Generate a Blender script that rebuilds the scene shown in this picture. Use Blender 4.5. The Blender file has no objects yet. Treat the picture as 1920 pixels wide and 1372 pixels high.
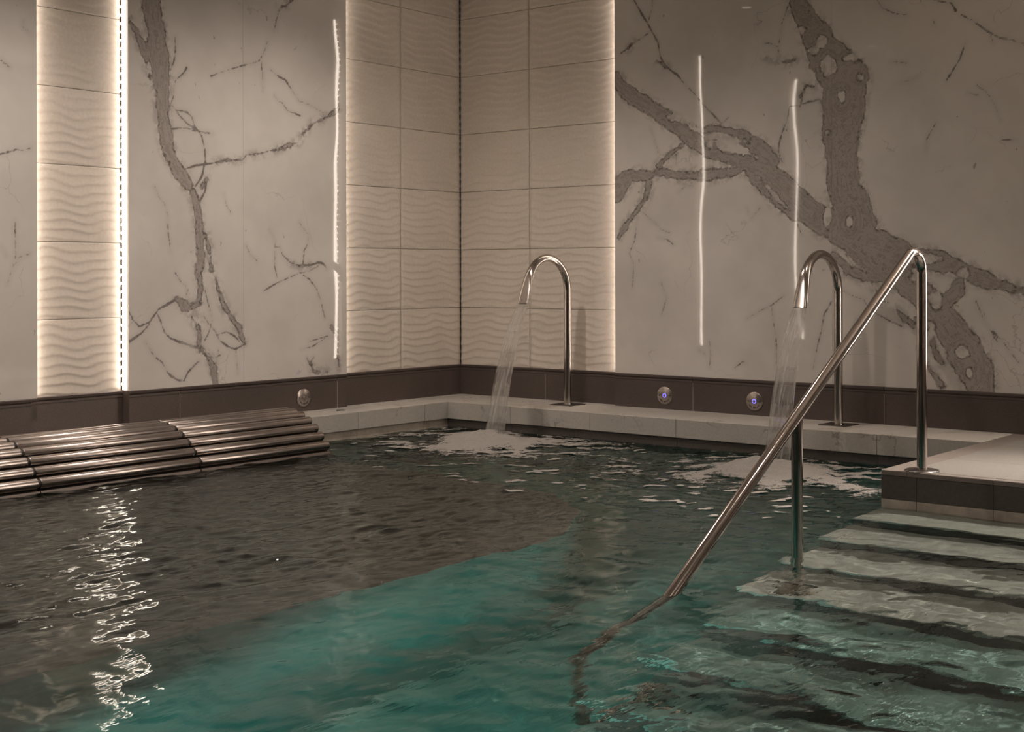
import bpy, math, random
import numpy as np
from mathutils import Vector, Matrix
R = random.Random(7)
NR = np.random.RandomState(11)
SC = bpy.context.scene
COL = SC.collection

# ------------------------------------------------------------------ camera
F_PX, CX, CY, YAW, ROLL = 2541.5, 960.0, 517.924, 0.6808, 0.00232
CAM = np.array([6.2203, -7.1087, 0.975])
_fw = np.array([-math.sin(YAW), math.cos(YAW), 0.0])
_r0 = np.array([math.cos(YAW), math.sin(YAW), 0.0]); _u0 = np.array([0, 0, 1.0])
_rt = _r0 * math.cos(ROLL) - _u0 * math.sin(ROLL)
_up = _u0 * math.cos(ROLL) + _r0 * math.sin(ROLL)
cd = bpy.data.cameras.new('camera')
cd.sensor_width = 36.0
cd.lens = F_PX / 1920 * 36.0
cd.shift_x = 0.0
cd.shift_y = -(686.0 - CY) / 1920.0
cd.clip_start = 0.05
cam = bpy.data.objects.new('camera', cd)
COL.objects.link(cam)
cam.matrix_world = Matrix(((_rt[0], _up[0], -_fw[0], CAM[0]), (_rt[1], _up[1], -_fw[1], CAM[1]),
                           (_rt[2], _up[2], -_fw[2], CAM[2]), (0, 0, 0, 1)))
SC.camera = cam

def back(x, y, axis, val):
    """point where the photo pixel's line of sight meets the wall plane axis = val"""
    d = _rt * (x - CX) + _fw * F_PX + _up * (CY - y)
    return CAM + d * (val - CAM[axis]) / d[axis]

# ------------------------------------------------------------------ world, exposure
w = bpy.data.worlds.new('world'); SC.world = w; w.use_nodes = True
w.node_tree.nodes['Background'].inputs[0].default_value = (0.03, 0.026, 0.022, 1)
w.node_tree.nodes['Background'].inputs[1].default_value = 1.0
SC.view_settings.view_transform = 'Standard'
SC.view_settings.look = 'None'
SC.view_settings.gamma = 1.0
SC.view_settings.use_curve_mapping = False
SC.view_settings.exposure = 0.0
cy = SC.cycles
cy.adaptive_threshold = 0.07
cy.max_bounces = 7; cy.diffuse_bounces = 3; cy.glossy_bounces = 3
cy.transmission_bounces = 6; cy.transparent_max_bounces = 12; cy.volume_bounces = 0
cy.sample_clamp_indirect = 6.0; cy.sample_clamp_direct = 0.0
cy.caustics_reflective = True; cy.caustics_refractive = True
cy.blur_glossy = 0.0
cy.use_denoising = True

LED = 14.0            # radiance of the strips
WARM = (1.0, 0.85, 0.73)

def spot(name, loc, to, power, size_deg, blend=0.5, radius=0.04, color=(1.0, 0.865, 0.765), caustic=False):
    l = bpy.data.lights.new(name, 'SPOT'); l.energy = power; l.spot_size = math.radians(size_deg)
    l.spot_blend = blend; l.shadow_soft_size = radius; l.color = color
    o = bpy.data.objects.new(name, l); COL.objects.link(o)
    o.location = loc
    o.rotation_euler = (Vector(to) - Vector(loc)).to_track_quat('-Z', 'Y').to_euler()
    if caustic:
        l.cycles.is_caustics_light = True
    return o

CEIL = 2.95
DOWN = [  # downlights in the ceiling: x, y, power, cone
    (1.25, -1.9, 100, 150, 1.0, False), (2.7, -1.6, 38, 150, 1.0, False), (4.7, -2.4, 30, 70, 0.8, True), (5.5, -3.3, 60, 75, 0.8, True),
    (1.3, -4.0, 145, 150, 1.0, True), (2.9, -4.6, 75, 140, 1.0, True), (4.5, -5.2, 35, 120, 1.0, False), (6.6, -5.2, 20, 120, 1.0, False),
    (6.2, -1.6, 12, 90, 0.7, False),
]
for i, (x, y, p, s, b, c) in enumerate(DOWN):
    spot('downlight_lamp', (x, y, CEIL - 0.03), (x, y, 0), p, s, b, 0.02 if c else 0.035, caustic=c)
TEAL = (0.45, 1.0, 0.90)
spot('pool_lamp', (3.45, -6.52, -0.7), (3.35, -0.6, -1.2), 230, 36, 0.8, 0.09, TEAL)  # added fill, gives the far deep water a teal glow
spot('pool_lamp', (4.6, -6.52, -0.55), (3.0, -3.15, -0.5), 165, 26, 1.0, 0.09, TEAL)
spot('pool_lamp', (6.2, -6.52, -0.45), (4.6, -3.4, -1.1), 8, 50, 1.0, 0.09, TEAL)  # added weak fill, tints the lower steps teal
# added area lamp boosting the LED strip in the recess right of the view
al = bpy.data.lights.new('strip_boost_lamp', 'AREA'); al.shape = 'RECTANGLE'; al.size = 0.05; al.size_y = 2.2
al.energy = 50; al.color = (1.0, 0.855, 0.745); al.cycles.is_caustics_light = True
ao = bpy.data.objects.new('strip_boost_lamp', al); COL.objects.link(ao)
ao.location = (4.92, -0.085, 1.6); ao.rotation_euler = (math.radians(-90), 0, math.radians(-10))
spot('step_caustic_lamp', (4.9, -0.42, 2.7), (4.6, -3.0, -0.4), 470, 76, 0.7, 0.010, caustic=True)  # added spot throwing rippled light onto the steps

# ------------------------------------------------------------------ helpers
def srgb(r, g, b):
    f = lambda c: c / 12.92 if c <= 0.04045 else ((c + 0.055) / 1.055) ** 2.4
    return (f(r / 255), f(g / 255), f(b / 255), 1.0)

def new_mat(name):
    m = bpy.data.materials.new(name); m.use_nodes = True
    nt = m.node_tree; nt.nodes.clear()
    return m, nt

class NT:
    def __init__(s, name):
        s.m, s.t = new_mat(name)
        s.out = s.n('ShaderNodeOutputMaterial')
    def n(s, typ, **kw):
        nd = s.t.nodes.new(typ)
        for k, v in kw.items():
            if k[0] == 'i' and k[1:].isdigit(): s.set(nd.inputs[int(k[1:])], v)
            elif k.startswith('in_'): s.set(nd.inputs[k[3:].replace('_', ' ')], v)
            else: setattr(nd, k, v)
        return nd
    def set(s, inp, v):
        if isinstance(v, bpy.types.NodeSocket): s.t.links.new(v, inp)
        elif isinstance(v, bpy.types.Node): s.t.links.new(v.outputs[0], inp)
        else:
            if isinstance(v, tuple) and len(v) == 3 and inp.type == 'RGBA': v = v + (1.0,)
            inp.default_value = v
    def math(s, op, a, b=0.0, c=0.0, clamp=False):
        nd = s.n('ShaderNodeMath', operation=op, i0=a, i1=b, i2=c); nd.use_clamp = clamp
        return nd.outputs[0]
    def ramp(s, v, a, b, lo=0.0, hi=1.0, smooth=True):
        nd = s.n('ShaderNodeMapRange', i0=v, i1=a, i2=b, i3=lo, i4=hi)
        nd.interpolation_type = 'SMOOTHSTEP' if smooth else 'LINEAR'
        return nd.outputs[0]
    def mix(s, f, a, b):
        nd = s.n('ShaderNodeMix', data_type='RGBA')
        s.set(nd.inputs[0], f); s.set(nd.inputs[6], a); s.set(nd.inputs[7], b)
        return nd.outputs[2]
    def noise(s, scale, detail=3.0, rough=0.5, vec=None, dist=0.0):
        nd = s.n('ShaderNodeTexNoise'); nd.inputs['Scale'].default_value = scale
        nd.inputs['Detail'].default_value = detail; nd.inputs['Roughness'].default_value = rough
        nd.inputs['Distortion'].default_value = dist
        if vec is not None: s.set(nd.inputs['Vector'], vec)
        return nd.outputs[0]
    def coord(s, scale=(1, 1, 1), space='Object', rot=(0, 0, 0)):
        tc = s.n('ShaderNodeTexCoord'); mp = s.n('ShaderNodeMapping')
        s.t.links.new(tc.outputs[space], mp.inputs[0]); mp.inputs['Scale'].default_value = scale
        mp.inputs['Rotation'].default_value = rot
        return mp.outputs[0]
    def bump(s, h, strength=0.3, dist=0.01, normal=None):
        nd = s.n('ShaderNodeBump'); nd.inputs['Strength'].default_value = strength
        nd.inputs['Distance'].default_value = dist; s.set(nd.inputs['Height'], h)
        if normal is not None: s.set(nd.inputs['Normal'], normal)
        return nd.outputs[0]
    def principled(s, col, rough=0.5, metal=0.0, normal=None, spec=0.5, coat=0.0):
        p = s.n('ShaderNodeBsdfPrincipled')
        s.set(p.inputs['Base Color'], col); s.set(p.inputs['Roughness'], rough); s.set(p.inputs['Metallic'], metal)
        p.inputs['Specular IOR Level'].default_value = spec
        if coat: p.inputs['Coat Weight'].default_value = coat; p.inputs['Coat Roughness'].default_value = 0.05
        if normal is not None: s.set(p.inputs['Normal'], normal)
        s.t.links.new(p.outputs[0], s.out.inputs[0])
        return p

# ---- materials
def mat_marble():
    s = NT('veined marble')
    v = s.coord()
    a1 = s.n('ShaderNodeAttribute', attribute_name='thick'); a2 = s.n('ShaderNodeAttribute', attribute_name='thin')
    n1 = s.noise(9, 4, 0.6, v); n2 = s.noise(45, 4, 0.65, v); n3 = s.noise(2.2, 3, 0.5, v)
    wob = s.math('ADD', s.math('MULTIPLY', s.math('SUBTRACT', n1, 0.5), 0.085), s.math('MULTIPLY', s.math('SUBTRACT', n2, 0.5), 0.028))
    d = s.math('ADD', a1.outputs['Fac'], wob)
    fill = s.ramp(d, 0.004, -0.007)
    rim = s.math('MULTIPLY', s.ramp(d, 0.004, -0.001), s.ramp(d, -0.013, -0.003))
    rim = s.math('MULTIPLY', rim, s.ramp(n2, 0.40, 0.62))
    # streaks inside the thick veins follow their distance lines
    lines = s.noise(1.0, 5, 0.7, None)
    ln = s.t.nodes[-1]
    comb = s.n('ShaderNodeCombineXYZ'); s.set(comb.inputs[0], s.math('MULTIPLY', a1.outputs['Fac'], 60.0)); s.set(comb.inputs[1], s.math('MULTIPLY', n1, 11.0))
    ln = [q for q in s.t.nodes if q.type == 'TEX_NOISE'][-1]
    s.set(ln.inputs['Vector'], comb.outputs[0])
    streak = s.ramp(lines, 0.36, 0.56)
    dt = s.math('ADD', a2.outputs['Fac'], s.math('ADD', s.math('MULTIPLY', s.math('SUBTRACT', n1, 0.5), 0.02), s.math('MULTIPLY', s.math('SUBTRACT', n2, 0.5), 0.014)))
    adt = dt
    thin = s.math('MULTIPLY', s.ramp(adt, 0.0035, -0.002), s.ramp(s.noise(6, 3, 0.6, v), 0.3, 0.5, 0.45, 0.95))
    halo = s.math('MULTIPLY', s.ramp(adt, 0.03, 0.0), 0.12)
    # faint hairlines and specks of the stone itself
    vor = s.n('ShaderNodeTexVoronoi', feature='DISTANCE_TO_EDGE'); vor.inputs['Scale'].default_value = 1.7
    dv = s.n('ShaderNodeVectorMath', operation='ADD')
    nn = s.n('ShaderNodeTexNoise'); nn.inputs['Scale'].default_value = 3.0; nn.inputs['Detail'].default_value = 5
    s.set(nn.inputs['Vector'], v); s.set(dv.inputs[0], v)
    sc = s.n('ShaderNodeVectorMath', operation='SCALE'); s.set(sc.inputs[0], nn.outputs[1]); sc.inputs['Scale'].default_value = 0.55
    s.set(dv.inputs[1], sc.outputs[0]); s.set(vor.inputs['Vector'], dv.outputs[0])
    hair = s.math('MULTIPLY', s.ramp(vor.outputs[0], 0.006, 0.0), s.ramp(n3, 0.52, 0.62))
    hair = s.math('MULTIPLY', hair, 0.35)
    specks = s.math('MULTIPLY', s.ramp(s.noise(26, 2, 0.5, s.coord((1, 1, 0.6))), 0.745, 0.78), 0.55)
    cloud = s.ramp(s.noise(1.6, 4, 0.6, v), 0.3, 0.7)
    base = s.mix(cloud, (0.59, 0.555, 0.515), (0.69, 0.655, 0.61))
    veinc = s.mix(streak, (0.255, 0.225, 0.203), (0.385, 0.345, 0.315))
    c = s.mix(s.math('MAXIMUM', hair, specks), base, (0.2, 0.17, 0.15))
    c = s.mix(halo, c, (0.25, 0.22, 0.20))
    smudge = s.math('MULTIPLY', s.ramp(a1.outputs['Fac'], 0.045, 0.0), s.ramp(s.noise(16, 4, 0.65, v), 0.42, 0.62, 0, 0.5))
    c = s.mix(smudge, c, (0.27, 0.24, 0.215))
    c = s.mix(thin, c, (0.19, 0.165, 0.15))
    c = s.mix(s.math('MULTIPLY', fill, 0.93), c, veinc)
    c = s.mix(s.math('MULTIPLY', rim, 0.8), c, (0.085, 0.07, 0.062))
    nb = s.bump(s.noise(2.3, 1, 0.4, s.coord((1, 1, 0.8))), 0.25, 0.010)
    s.principled(c, 0.025, 0, nb, 0.5)
    return s.m

def mat_stone(name, c1, c2, rough=0.5, scale=20, bump=0.15, vein=None, spec=0.4):
    s = NT(name); v = s.coord()
    n = s.noise(scale, 5, 0.65, v)
    c = s.mix(s.ramp(n, 0.3, 0.7), c1, c2)
    c = s.mix(s.math('MULTIPLY', s.ramp(s.noise(1.7, 3, 0.5, v), 0.45, 0.75), 0.25), c, tuple(x * 0.6 for x in c1))
    if vein:
        vv = s.noise(2.4, 6, 0.6, s.coord((1, 1, 1), rot=(0.3, 0.5, 0.2)))
        band = s.math('ABSOLUTE', s.math('SUBTRACT', vv, 0.5))
        c = s.mix(s.math('MULTIPLY', s.ramp(band, 0.012, 0.0), s.ramp(s.noise(3.1, 2, 0.5, v), 0.45, 0.62, 0, 0.8)), c, vein)
    nb = s.bump(s.noise(scale * 6, 4, 0.7, v), bump, 0.003)
    s.principled(c, rough, 0, nb, spec)
    return s.m

def mat_steel(name, col, rough, wear=0.0, brushed=None):
    s = NT(name); v = s.coord()
    n = s.noise(35, 5, 0.7, v)
    r = s.ramp(n, 0.3, 0.75, rough * 0.97, rough * 1.04)
    c = col
    nb = None
    if wear:
        sp = s.ramp(s.noise(90, 3, 0.7, s.coord((1, 0.3, 1))), 0.56, 0.72)
        c = s.mix(s.math('MULTIPLY', sp, wear), col, tuple(x * 0.25 for x in col))
    s.principled(c, r, 1.0, nb)
    return s.m

def mat_emit(name, col, strength):
    s = NT(name)
    e = s.n('ShaderNodeEmission', i0=col, i1=strength)
    s.t.links.new(e.outputs[0], s.out.inputs[0])
    return s.m

def mat_plain(name, col, rough=0.6, metal=0.0):
    s = NT(name)
    n = s.noise(60, 3, 0.6, s.coord())
    c = s.mix(s.ramp(n, 0.3, 0.7), tuple(x * 0.85 for x in col), tuple(min(1, x * 1.1) for x in col))
    s.principled(c, rough, metal)
    return s.m

M_MARBLE = mat_marble()
M_TILE = mat_stone('cream ripple tile', (0.60, 0.535, 0.465), (0.66, 0.595, 0.52), 0.55, 60, 0.06, spec=0.3)
M_BAND = mat_stone('brown grey stone', (0.078, 0.059, 0.053), (0.102, 0.079, 0.071), 0.30, 130, 0.12, spec=0.45)
M_COPE = mat_stone('textured cream marble', (0.43, 0.405, 0.365), (0.50, 0.47, 0.425), 0.5, 90, 0.45, vein=(0.22, 0.19, 0.17))
M_FASCIA_L = mat_stone('limed beige stone', (0.36, 0.31, 0.26), (0.50, 0.44, 0.37), 0.4, 14, 0.2)
M_DECK = mat_stone('sandblasted beige stone', (0.17, 0.16, 0.143), (0.215, 0.203, 0.183), 0.6, 160, 0.35, spec=0.3)
M_EDGE = mat_stone('brown deck edge stone', (0.16, 0.135, 0.12), (0.22, 0.19, 0.165), 0.5, 160, 0.3)
M_DARKFACE = mat_stone('dark platform face stone', (0.075, 0.062, 0.056), (0.10, 0.084, 0.075), 0.45, 60, 0.2)
M_STEP = mat_stone('pale step stone', (0.38, 0.36, 0.325), (0.47, 0.445, 0.405), 0.5, 18, 0.1, spec=0.2)
M_STEP_TINTED = mat_stone('water tinted step stone', (0.20, 0.31, 0.28), (0.26, 0.38, 0.34), 0.5, 18, 0.1, spec=0.2)  # green depth tint of the water put into the lower tread colour
M_RISER_SHADE = mat_stone('shade darkened riser stone', (0.045, 0.044, 0.039), (0.07, 0.066, 0.06), 0.5, 18, 0.1, spec=0.2)  # shade on the risers put into a darker stone colour
M_POOL = mat_stone('green grey pool tile', (0.075, 0.25, 0.225), (0.105, 0.32, 0.29), 0.5, 5, 0.05, spec=0.2)
M_SHELF = mat_stone('brown submerged stone', (0.062, 0.054, 0.048), (0.10, 0.088, 0.079), 0.5, 22, 0.3, spec=0.2)
M_STEEL = mat_steel('polished steel', (0.50, 0.455, 0.42), 0.16)
M_RAIL = mat_steel('satin steel rail', (0.50, 0.45, 0.42), 0.115)
M_TUBE = mat_steel('worn steel tube', (0.33, 0.29, 0.265), 0.26, 0.28)
M_TRAY = mat_steel('dull steel tray', (0.17, 0.145, 0.13), 0.5)
M_PLATE = mat_steel('dark steel plate', (0.20, 0.175, 0.16), 0.3)
M_DISC = mat_steel('brushed steel disc', (0.42, 0.37, 0.34), 0.27)
M_DARK = mat_plain('dark gasket', (0.02, 0.018, 0.017), 0.6)
M_GROUT = mat_plain('grout', (0.34, 0.30, 0.26), 0.8)
M_CEIL = mat_plain('ceiling paint', (0.50, 0.44, 0.38), 0.8)
M_WALL = mat_plain('warm grey wall', (0.33, 0.29, 0.25), 0.6)
M_LED = mat_emit('led glow', WARM, LED)
M_DIODE = mat_emit('led diode', (1, 0.85, 0.7), LED * 1.5)
M_LAMP = mat_emit('lamp glass', (1, 0.84, 0.68), 3.0)
M_BLUE = mat_emit('blue ring light', (0.16, 0.13, 1.0), 2.6)
M_INK = mat_plain('black engraving', (0.012, 0.01, 0.01), 0.7)

def link(o, parent=None):
    COL.objects.link(o)
    if parent is not None: o.parent = parent
    return o

def mesh_obj(name, verts, faces, mat, parent=None, smooth=False, recalc=False):
    me = bpy.data.meshes.new(name)
    me.from_pydata([tuple(map(float, v)) for v in verts], [], [tuple(int(i) for i in f) for f in faces])
    me.materials.append(mat)
    if smooth: me.shade_smooth()
    me.update()
    return link(bpy.data.objects.new(name, me), parent)

class MB:
    """collects shapes into one mesh"""
    def __init__(s): s.v = []; s.f = []; s.mi = []; s.sm = []
    def add(s, v, f, mi=0, sm=False):
        b = len(s.v); s.v += [tuple(map(float, q)) for q in v]
        for q in f: s.f.append(tuple(int(i) + b for i in q)); s.mi.append(mi); s.sm.append(sm)
        return s
    def box(s, lo, hi, mi=0, bev=0.0):
        x0, y0, z0 = lo; x1, y1, z1 = hi
        if bev <= 0:
            v = [(x0, y0, z0), (x1, y0, z0), (x1, y1, z0), (x0, y1, z0), (x0, y0, z1), (x1, y0, z1), (x1, y1, z1), (x0, y1, z1)]
            f = [(0, 3, 2, 1), (4, 5, 6, 7), (0, 1, 5, 4), (1, 2, 6, 5), (2, 3, 7, 6), (3, 0, 4, 7)]
            return s.add(v, f, mi)
        import bmesh
        bm = bmesh.new()
        bmesh.ops.create_cube(bm, size=1.0)
        for q in bm.verts: q.co = Vector(((x0 + x1) / 2 + q.co.x * (x1 - x0), (y0 + y1) / 2 + q.co.y * (y1 - y0), (z0 + z1) / 2 + q.co.z * (z1 - z0)))
        bmesh.ops.bevel(bm, geom=list(bm.edges), offset=bev, segments=1, affect='EDGES')
        bm.verts.index_update()
        v = [tuple(q.co) for q in bm.verts]; f = [tuple(q.index for q in fa.verts) for fa in bm.faces]
        bm.free()
        return s.add(v, f, mi)
    def lathe(s, prof, c=(0, 0, 0), axis='z', seg=32, mi=0, sm=True):
        v = []; n = len(prof)
        for i in range(seg):
            a = 2 * math.pi * i / seg
            for r, h in prof:
                p = (r * math.cos(a), r * math.sin(a), h)
                if axis == 'x': p = (p[2], p[0], p[1])
                if axis == 'y': p = (p[1], p[2], p[0])
                v.append((c[0] + p[0], c[1] + p[1], c[2] + p[2]))
        f = []
        for i in range(seg):
            for j in range(n - 1):
                a, b = i * n + j, ((i + 1) % seg) * n + j
                f.append((a, b, b + 1, a + 1))
        return s.add(v, f, mi, sm)
    def sweep(s, pts, rad, seg=20, mi=0, caps=True, shape=None):
        """tube along points; shape(i, t) may return (ra, rb) half-axes; ra along the side vector"""
        P = [Vector(p) for p in pts]; n = len(P)
        T = [(P[min(i + 1, n - 1)] - P[max(i - 1, 0)]).normalized() for i in range(n)]
        side = Vector((1, 0, 0)) if abs(T[0].x) < 0.9 else Vector((0, 1, 0))
        v = []; f = []
        for i in range(n):
            side = (side - T[i] * side.dot(T[i])).normalized(); nrm = T[i].cross(side).normalized()
            ra, rb = shape(i, i / (n - 1)) if shape else (rad, rad)
            for k in range(seg):
                a = 2 * math.pi * k / seg
                ca, sa = math.cos(a), math.sin(a)
                if shape and abs(ra - rb) > 1e-4:   # squarer section as it flattens
                    e = 0.55 + 0.45 * min(1, rb / ra)
                    ca = math.copysign(abs(ca) ** e, ca); sa = math.copysign(abs(sa) ** e, sa)
                v.append(P[i] + side * (ra * ca) + nrm * (rb * sa))
        for i in range(n - 1):
            for k in range(seg):
                a = i * seg + k; b = i * seg + (k + 1) % seg
                f.append((a, b, b + seg, a + seg))
        s.add(v, f, mi, True)
        if caps:
            s.add([v[k] for k in range(seg)], [tuple(range(seg - 1, -1, -1))], mi)
            s.add([v[(n - 1) * seg + k] for k in range(seg)], [tuple(range(seg))], mi)
        return s
    def prism(s, poly, z0, z1, mi=0, side_mi=None):
        n = len(poly); v = [(x, y, z0) for x, y in poly] + [(x, y, z1) for x, y in poly]
        s.add(v, [tuple(range(n - 1, -1, -1)), tuple(range(n, 2 * n))], mi)
        s.add(v, [(i, (i + 1) % n, n + (i + 1) % n, n + i) for i in range(n)], mi if side_mi is None else side_mi)
        return s
    def mesh(s, name, mats):
        me = bpy.data.meshes.new(name)
        me.from_pydata(s.v, [], s.f)
        for m in (mats if isinstance(mats, (list, tuple)) else [mats]): me.materials.append(m)
        me.polygons.foreach_set('material_index', s.mi)
        me.polygons.foreach_set('use_smooth', s.sm)
        me.update()
        return me
    def build(s, name, mats, parent=None, loc=None):
        o = link(bpy.data.objects.new(name, s.mesh(name, mats)), parent)
        if loc is not None: o.location = loc
        return o

def empty(name, loc=(0, 0, 0)):
    o = bpy.data.objects.new(name, None); o.empty_display_size = 0.1
    COL.objects.link(o); o.location = loc
    return o

def tag(o, label, cat, group=None, kind=None):
    o['label'] = label; o['category'] = cat
    if group: o['group'] = group
    if kind: o['kind'] = kind
    return o

def copy_tree(o, parent=None):
    c = o.copy(); COL.objects.link(c); c.parent = parent
    for ch in [q for q in bpy.data.objects if q.parent == o]: copy_tree(ch, c)
    return c

def put_mesh(name, me, parent, loc):
    o = bpy.data.objects.new(name, me); COL.objects.link(o); o.parent = parent; o.location = loc
    return o

PR = 0.058      # how far the marble stands proud of the ripple tiles
Z_TOP = 0.366   # top of the brown stone band
Z_C = 0.159     # coping and deck level
YB, XL = -0.513, 0.338   # pool-side faces of the copings
XP, YP = 3.835, -1.70    # corner of the platform
ROOM_X, ROOM_Y = 8.4, -12.0
POOL_X, POOL_Y = 7.0, -6.6

# ------------------------------------------------------------------ walls
wall_left = tag(MB().box((-0.3, ROOM_Y, -1.6), (-0.014, 0, 3.2)).build('wall_left', M_GROUT), 'left wall of marble slabs and a lit column of ripple tiles', 'wall', kind='structure')
wall_back = tag(MB().box((-0.3, 0.014, -1.6), (ROOM_X + 0.3, 0.3, 3.2)).build('wall_back', M_GROUT), 'back wall with ripple tiles in the corner and dark veined marble', 'wall', kind='structure')
wall_right = tag(MB().box((ROOM_X, ROOM_Y, -1.6), (ROOM_X + 0.3, 0, 3.2)).build('wall_right', M_WALL), 'warm grey right hand wall outside the view', 'wall', kind='structure')
wall_front = tag(MB().box((-0.3, ROOM_Y - 0.3, -1.6), (ROOM_X + 0.3, ROOM_Y, 3.2)).build('wall_front', M_WALL), 'warm grey wall behind the camera', 'wall', kind='structure')
ceiling = tag(MB().box((-0.3, ROOM_Y, CEIL), (ROOM_X + 0.3, 0.3, CEIL + 0.2)).build('ceiling', M_CEIL), 'warm plastered ceiling mirrored in the marble', 'ceiling', kind='structure')

# ---- ripple tiles: real relief
def ripple_mesh(width, height, u0, seed):
    nu = max(18, int(width / 0.02)); nv = int(height / 0.0048)
    U = np.linspace(0, width, nu); V = np.linspace(0, height, nv)
    u, v = np.meshgrid(U, V)
    k = 2 * math.pi
    du = u + u0
    ph = (v + 0.011 * np.sin(k * du / 0.37 + 0.8 + 0.5 * np.sin(k * v / 0.4)) + 0.006 * np.sin(k * du / 0.21 + 2.1 - k * v / 0.4) + 0.004 * np.sin(k * du / 0.83 + k * v / 0.4)) / 0.05
    t = ph - np.floor(ph)
    h = np.where(t < 0.22, (t / 0.22), (1 - (t - 0.22) / 0.78) ** 1.5)
    amp = 0.0058 * (0.9 + 0.1 * np.sin(k * du / 0.6 + k * v / 0.4))
    edge = np.clip(np.minimum(v, height - v) / 0.004, 0, 1)
    h = h * amp * edge * 0.7
    return u, v, h

def ripple_tile(width, height, u0, side):
    u, v, h = ripple_mesh(width, height, u0, 0)
    nv, nu = u.shape
    g = 0.0011
    uu = g + u * (width - 2 * g) / width; vv = g + v * (height - 2 * g) / height
    if side == 'left': P = np.stack([h, -uu, vv], -1)       # on x = 0, u runs to -y
    else: P = np.stack([uu, -h, vv], -1)                    # on y = 0, u runs to +x
    P = P.reshape(-1, 3)
    idx = np.arange(nu * nv).reshape(nv, nu)
    q = np.stack([idx[:-1, :-1], idx[:-1, 1:], idx[1:, 1:], idx[1:, :-1]], -1).reshape(-1, 4)
    rim = list(idx[0, :]) + list(idx[1:, -1]) + list(idx[-1, -2::-1]) + list(idx[-2:0:-1, 0])
    n0 = len(P); back_ = P[rim].copy()
    back_[:, 0 if side == 'left' else 1] = -0.012 if side == 'left' else 0.012
    P = np.vstack([P, back_]); m = len(rim)
    faces = [tuple(a) for a in q] + [(rim[i], n0 + i, n0 + (i + 1) % m, rim[(i + 1) % m]) for i in range(m)]
    me = bpy.data.meshes.new('ripple_tile')
    me.from_pydata(P.tolist(), [], [tuple(int(a) for a in f) for f in faces])
    me.materials.append(M_TILE)
    sm = [True] * len(q) + [False] * m
    me.polygons.foreach_set('use_smooth', sm); me.update()
    return me

ROWS = [(2.758 - 0.4 * k, 0.4) for k in range(6, 0, -1)] + [(2.758, CEIL - 2.758)]
for (a, b, side, wall) in [(0.0, 0.598, 'left', wall_left), (0.598, 1.150, 'left', wall_left), (2.762, 3.304, 'left', wall_left), (4.58, 5.12, 'left', wall_left),
                           (0.0, 0.615, 'back', wall_back), (0.615, 1.345, 'back', wall_back), (4.30, 4.95, 'back', wall_back)]:
    full = ripple_tile(b - a, 0.4, a, side); cut = ripple_tile(b - a, ROWS[-1][1], a, side)
    for z, h in ROWS:
        put_mesh('ripple_tile', full if h > 0.39 else cut, wall, (0, -a, z) if side == 'left' else (a, 0, z))
# dark joint in the corner
MB().box((-0.006, -0.0075, Z_TOP), (0.0075, 0.006, CEIL)).build('corner_joint', M_DARK, wall_back)

# ---- marble slabs with the big veins
# traced as centre lines with widths in photo pixels, laid on the plane of the slabs
LEFT_THICK = [
 [(283,-30,40),(287,35,44),(294,70,48),(297,105,48),(301,140,44),(303,175,35),(304,210,30),(308,245,26),(315,280,26),(329,308,26),(343,332,25),(360,360,20),(367,385,16),(371,400,15),(375,440,20),(376,480,24),(372,512,14),(376,540,8),(373,562,7),(371,592,5),(373,625,4),(375,660,5)],
 [(376,655,5),(392,672,10),(402,690,15),(403,718,10)],
 [(241,37,12),(256,60,18),(270,95,14),(282,150,8)],
 [(385,440,14),(395,480,12),(397,508,10)],
 [(333,560,6),(345,572,18),(356,578,12),(372,570,14)],
 [(404,520,6),(411,545,8),(417,568,10),(433,595,14),(449,615,14),(456,640,6)],
 [(346,574,10),(362,598,10),(372,615,8)],
 [(462,293,3),(490,288,3),(518,281,5),(539,272,8),(560,267,4),(567,252,9),(588,231,9),(612,220,6),(634,204,8)],
 [(545,492,3),(561,498,5),(580,496,3)],
 [(583,680,7),(588,695,9),(600,698,9),(615,698,10)],
 [(622,612,7),(631,625,8),(633,650,4),(635,690,4)],
 [(525,12,6),(540,8,5),(552,-12,7)],
 [(399,306,4),(420,301,5),(452,300,3)],
 [(388,335,5),(378,350,4)],
]
LEFT_HOLES = [(365,455,2.5,14)]
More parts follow.
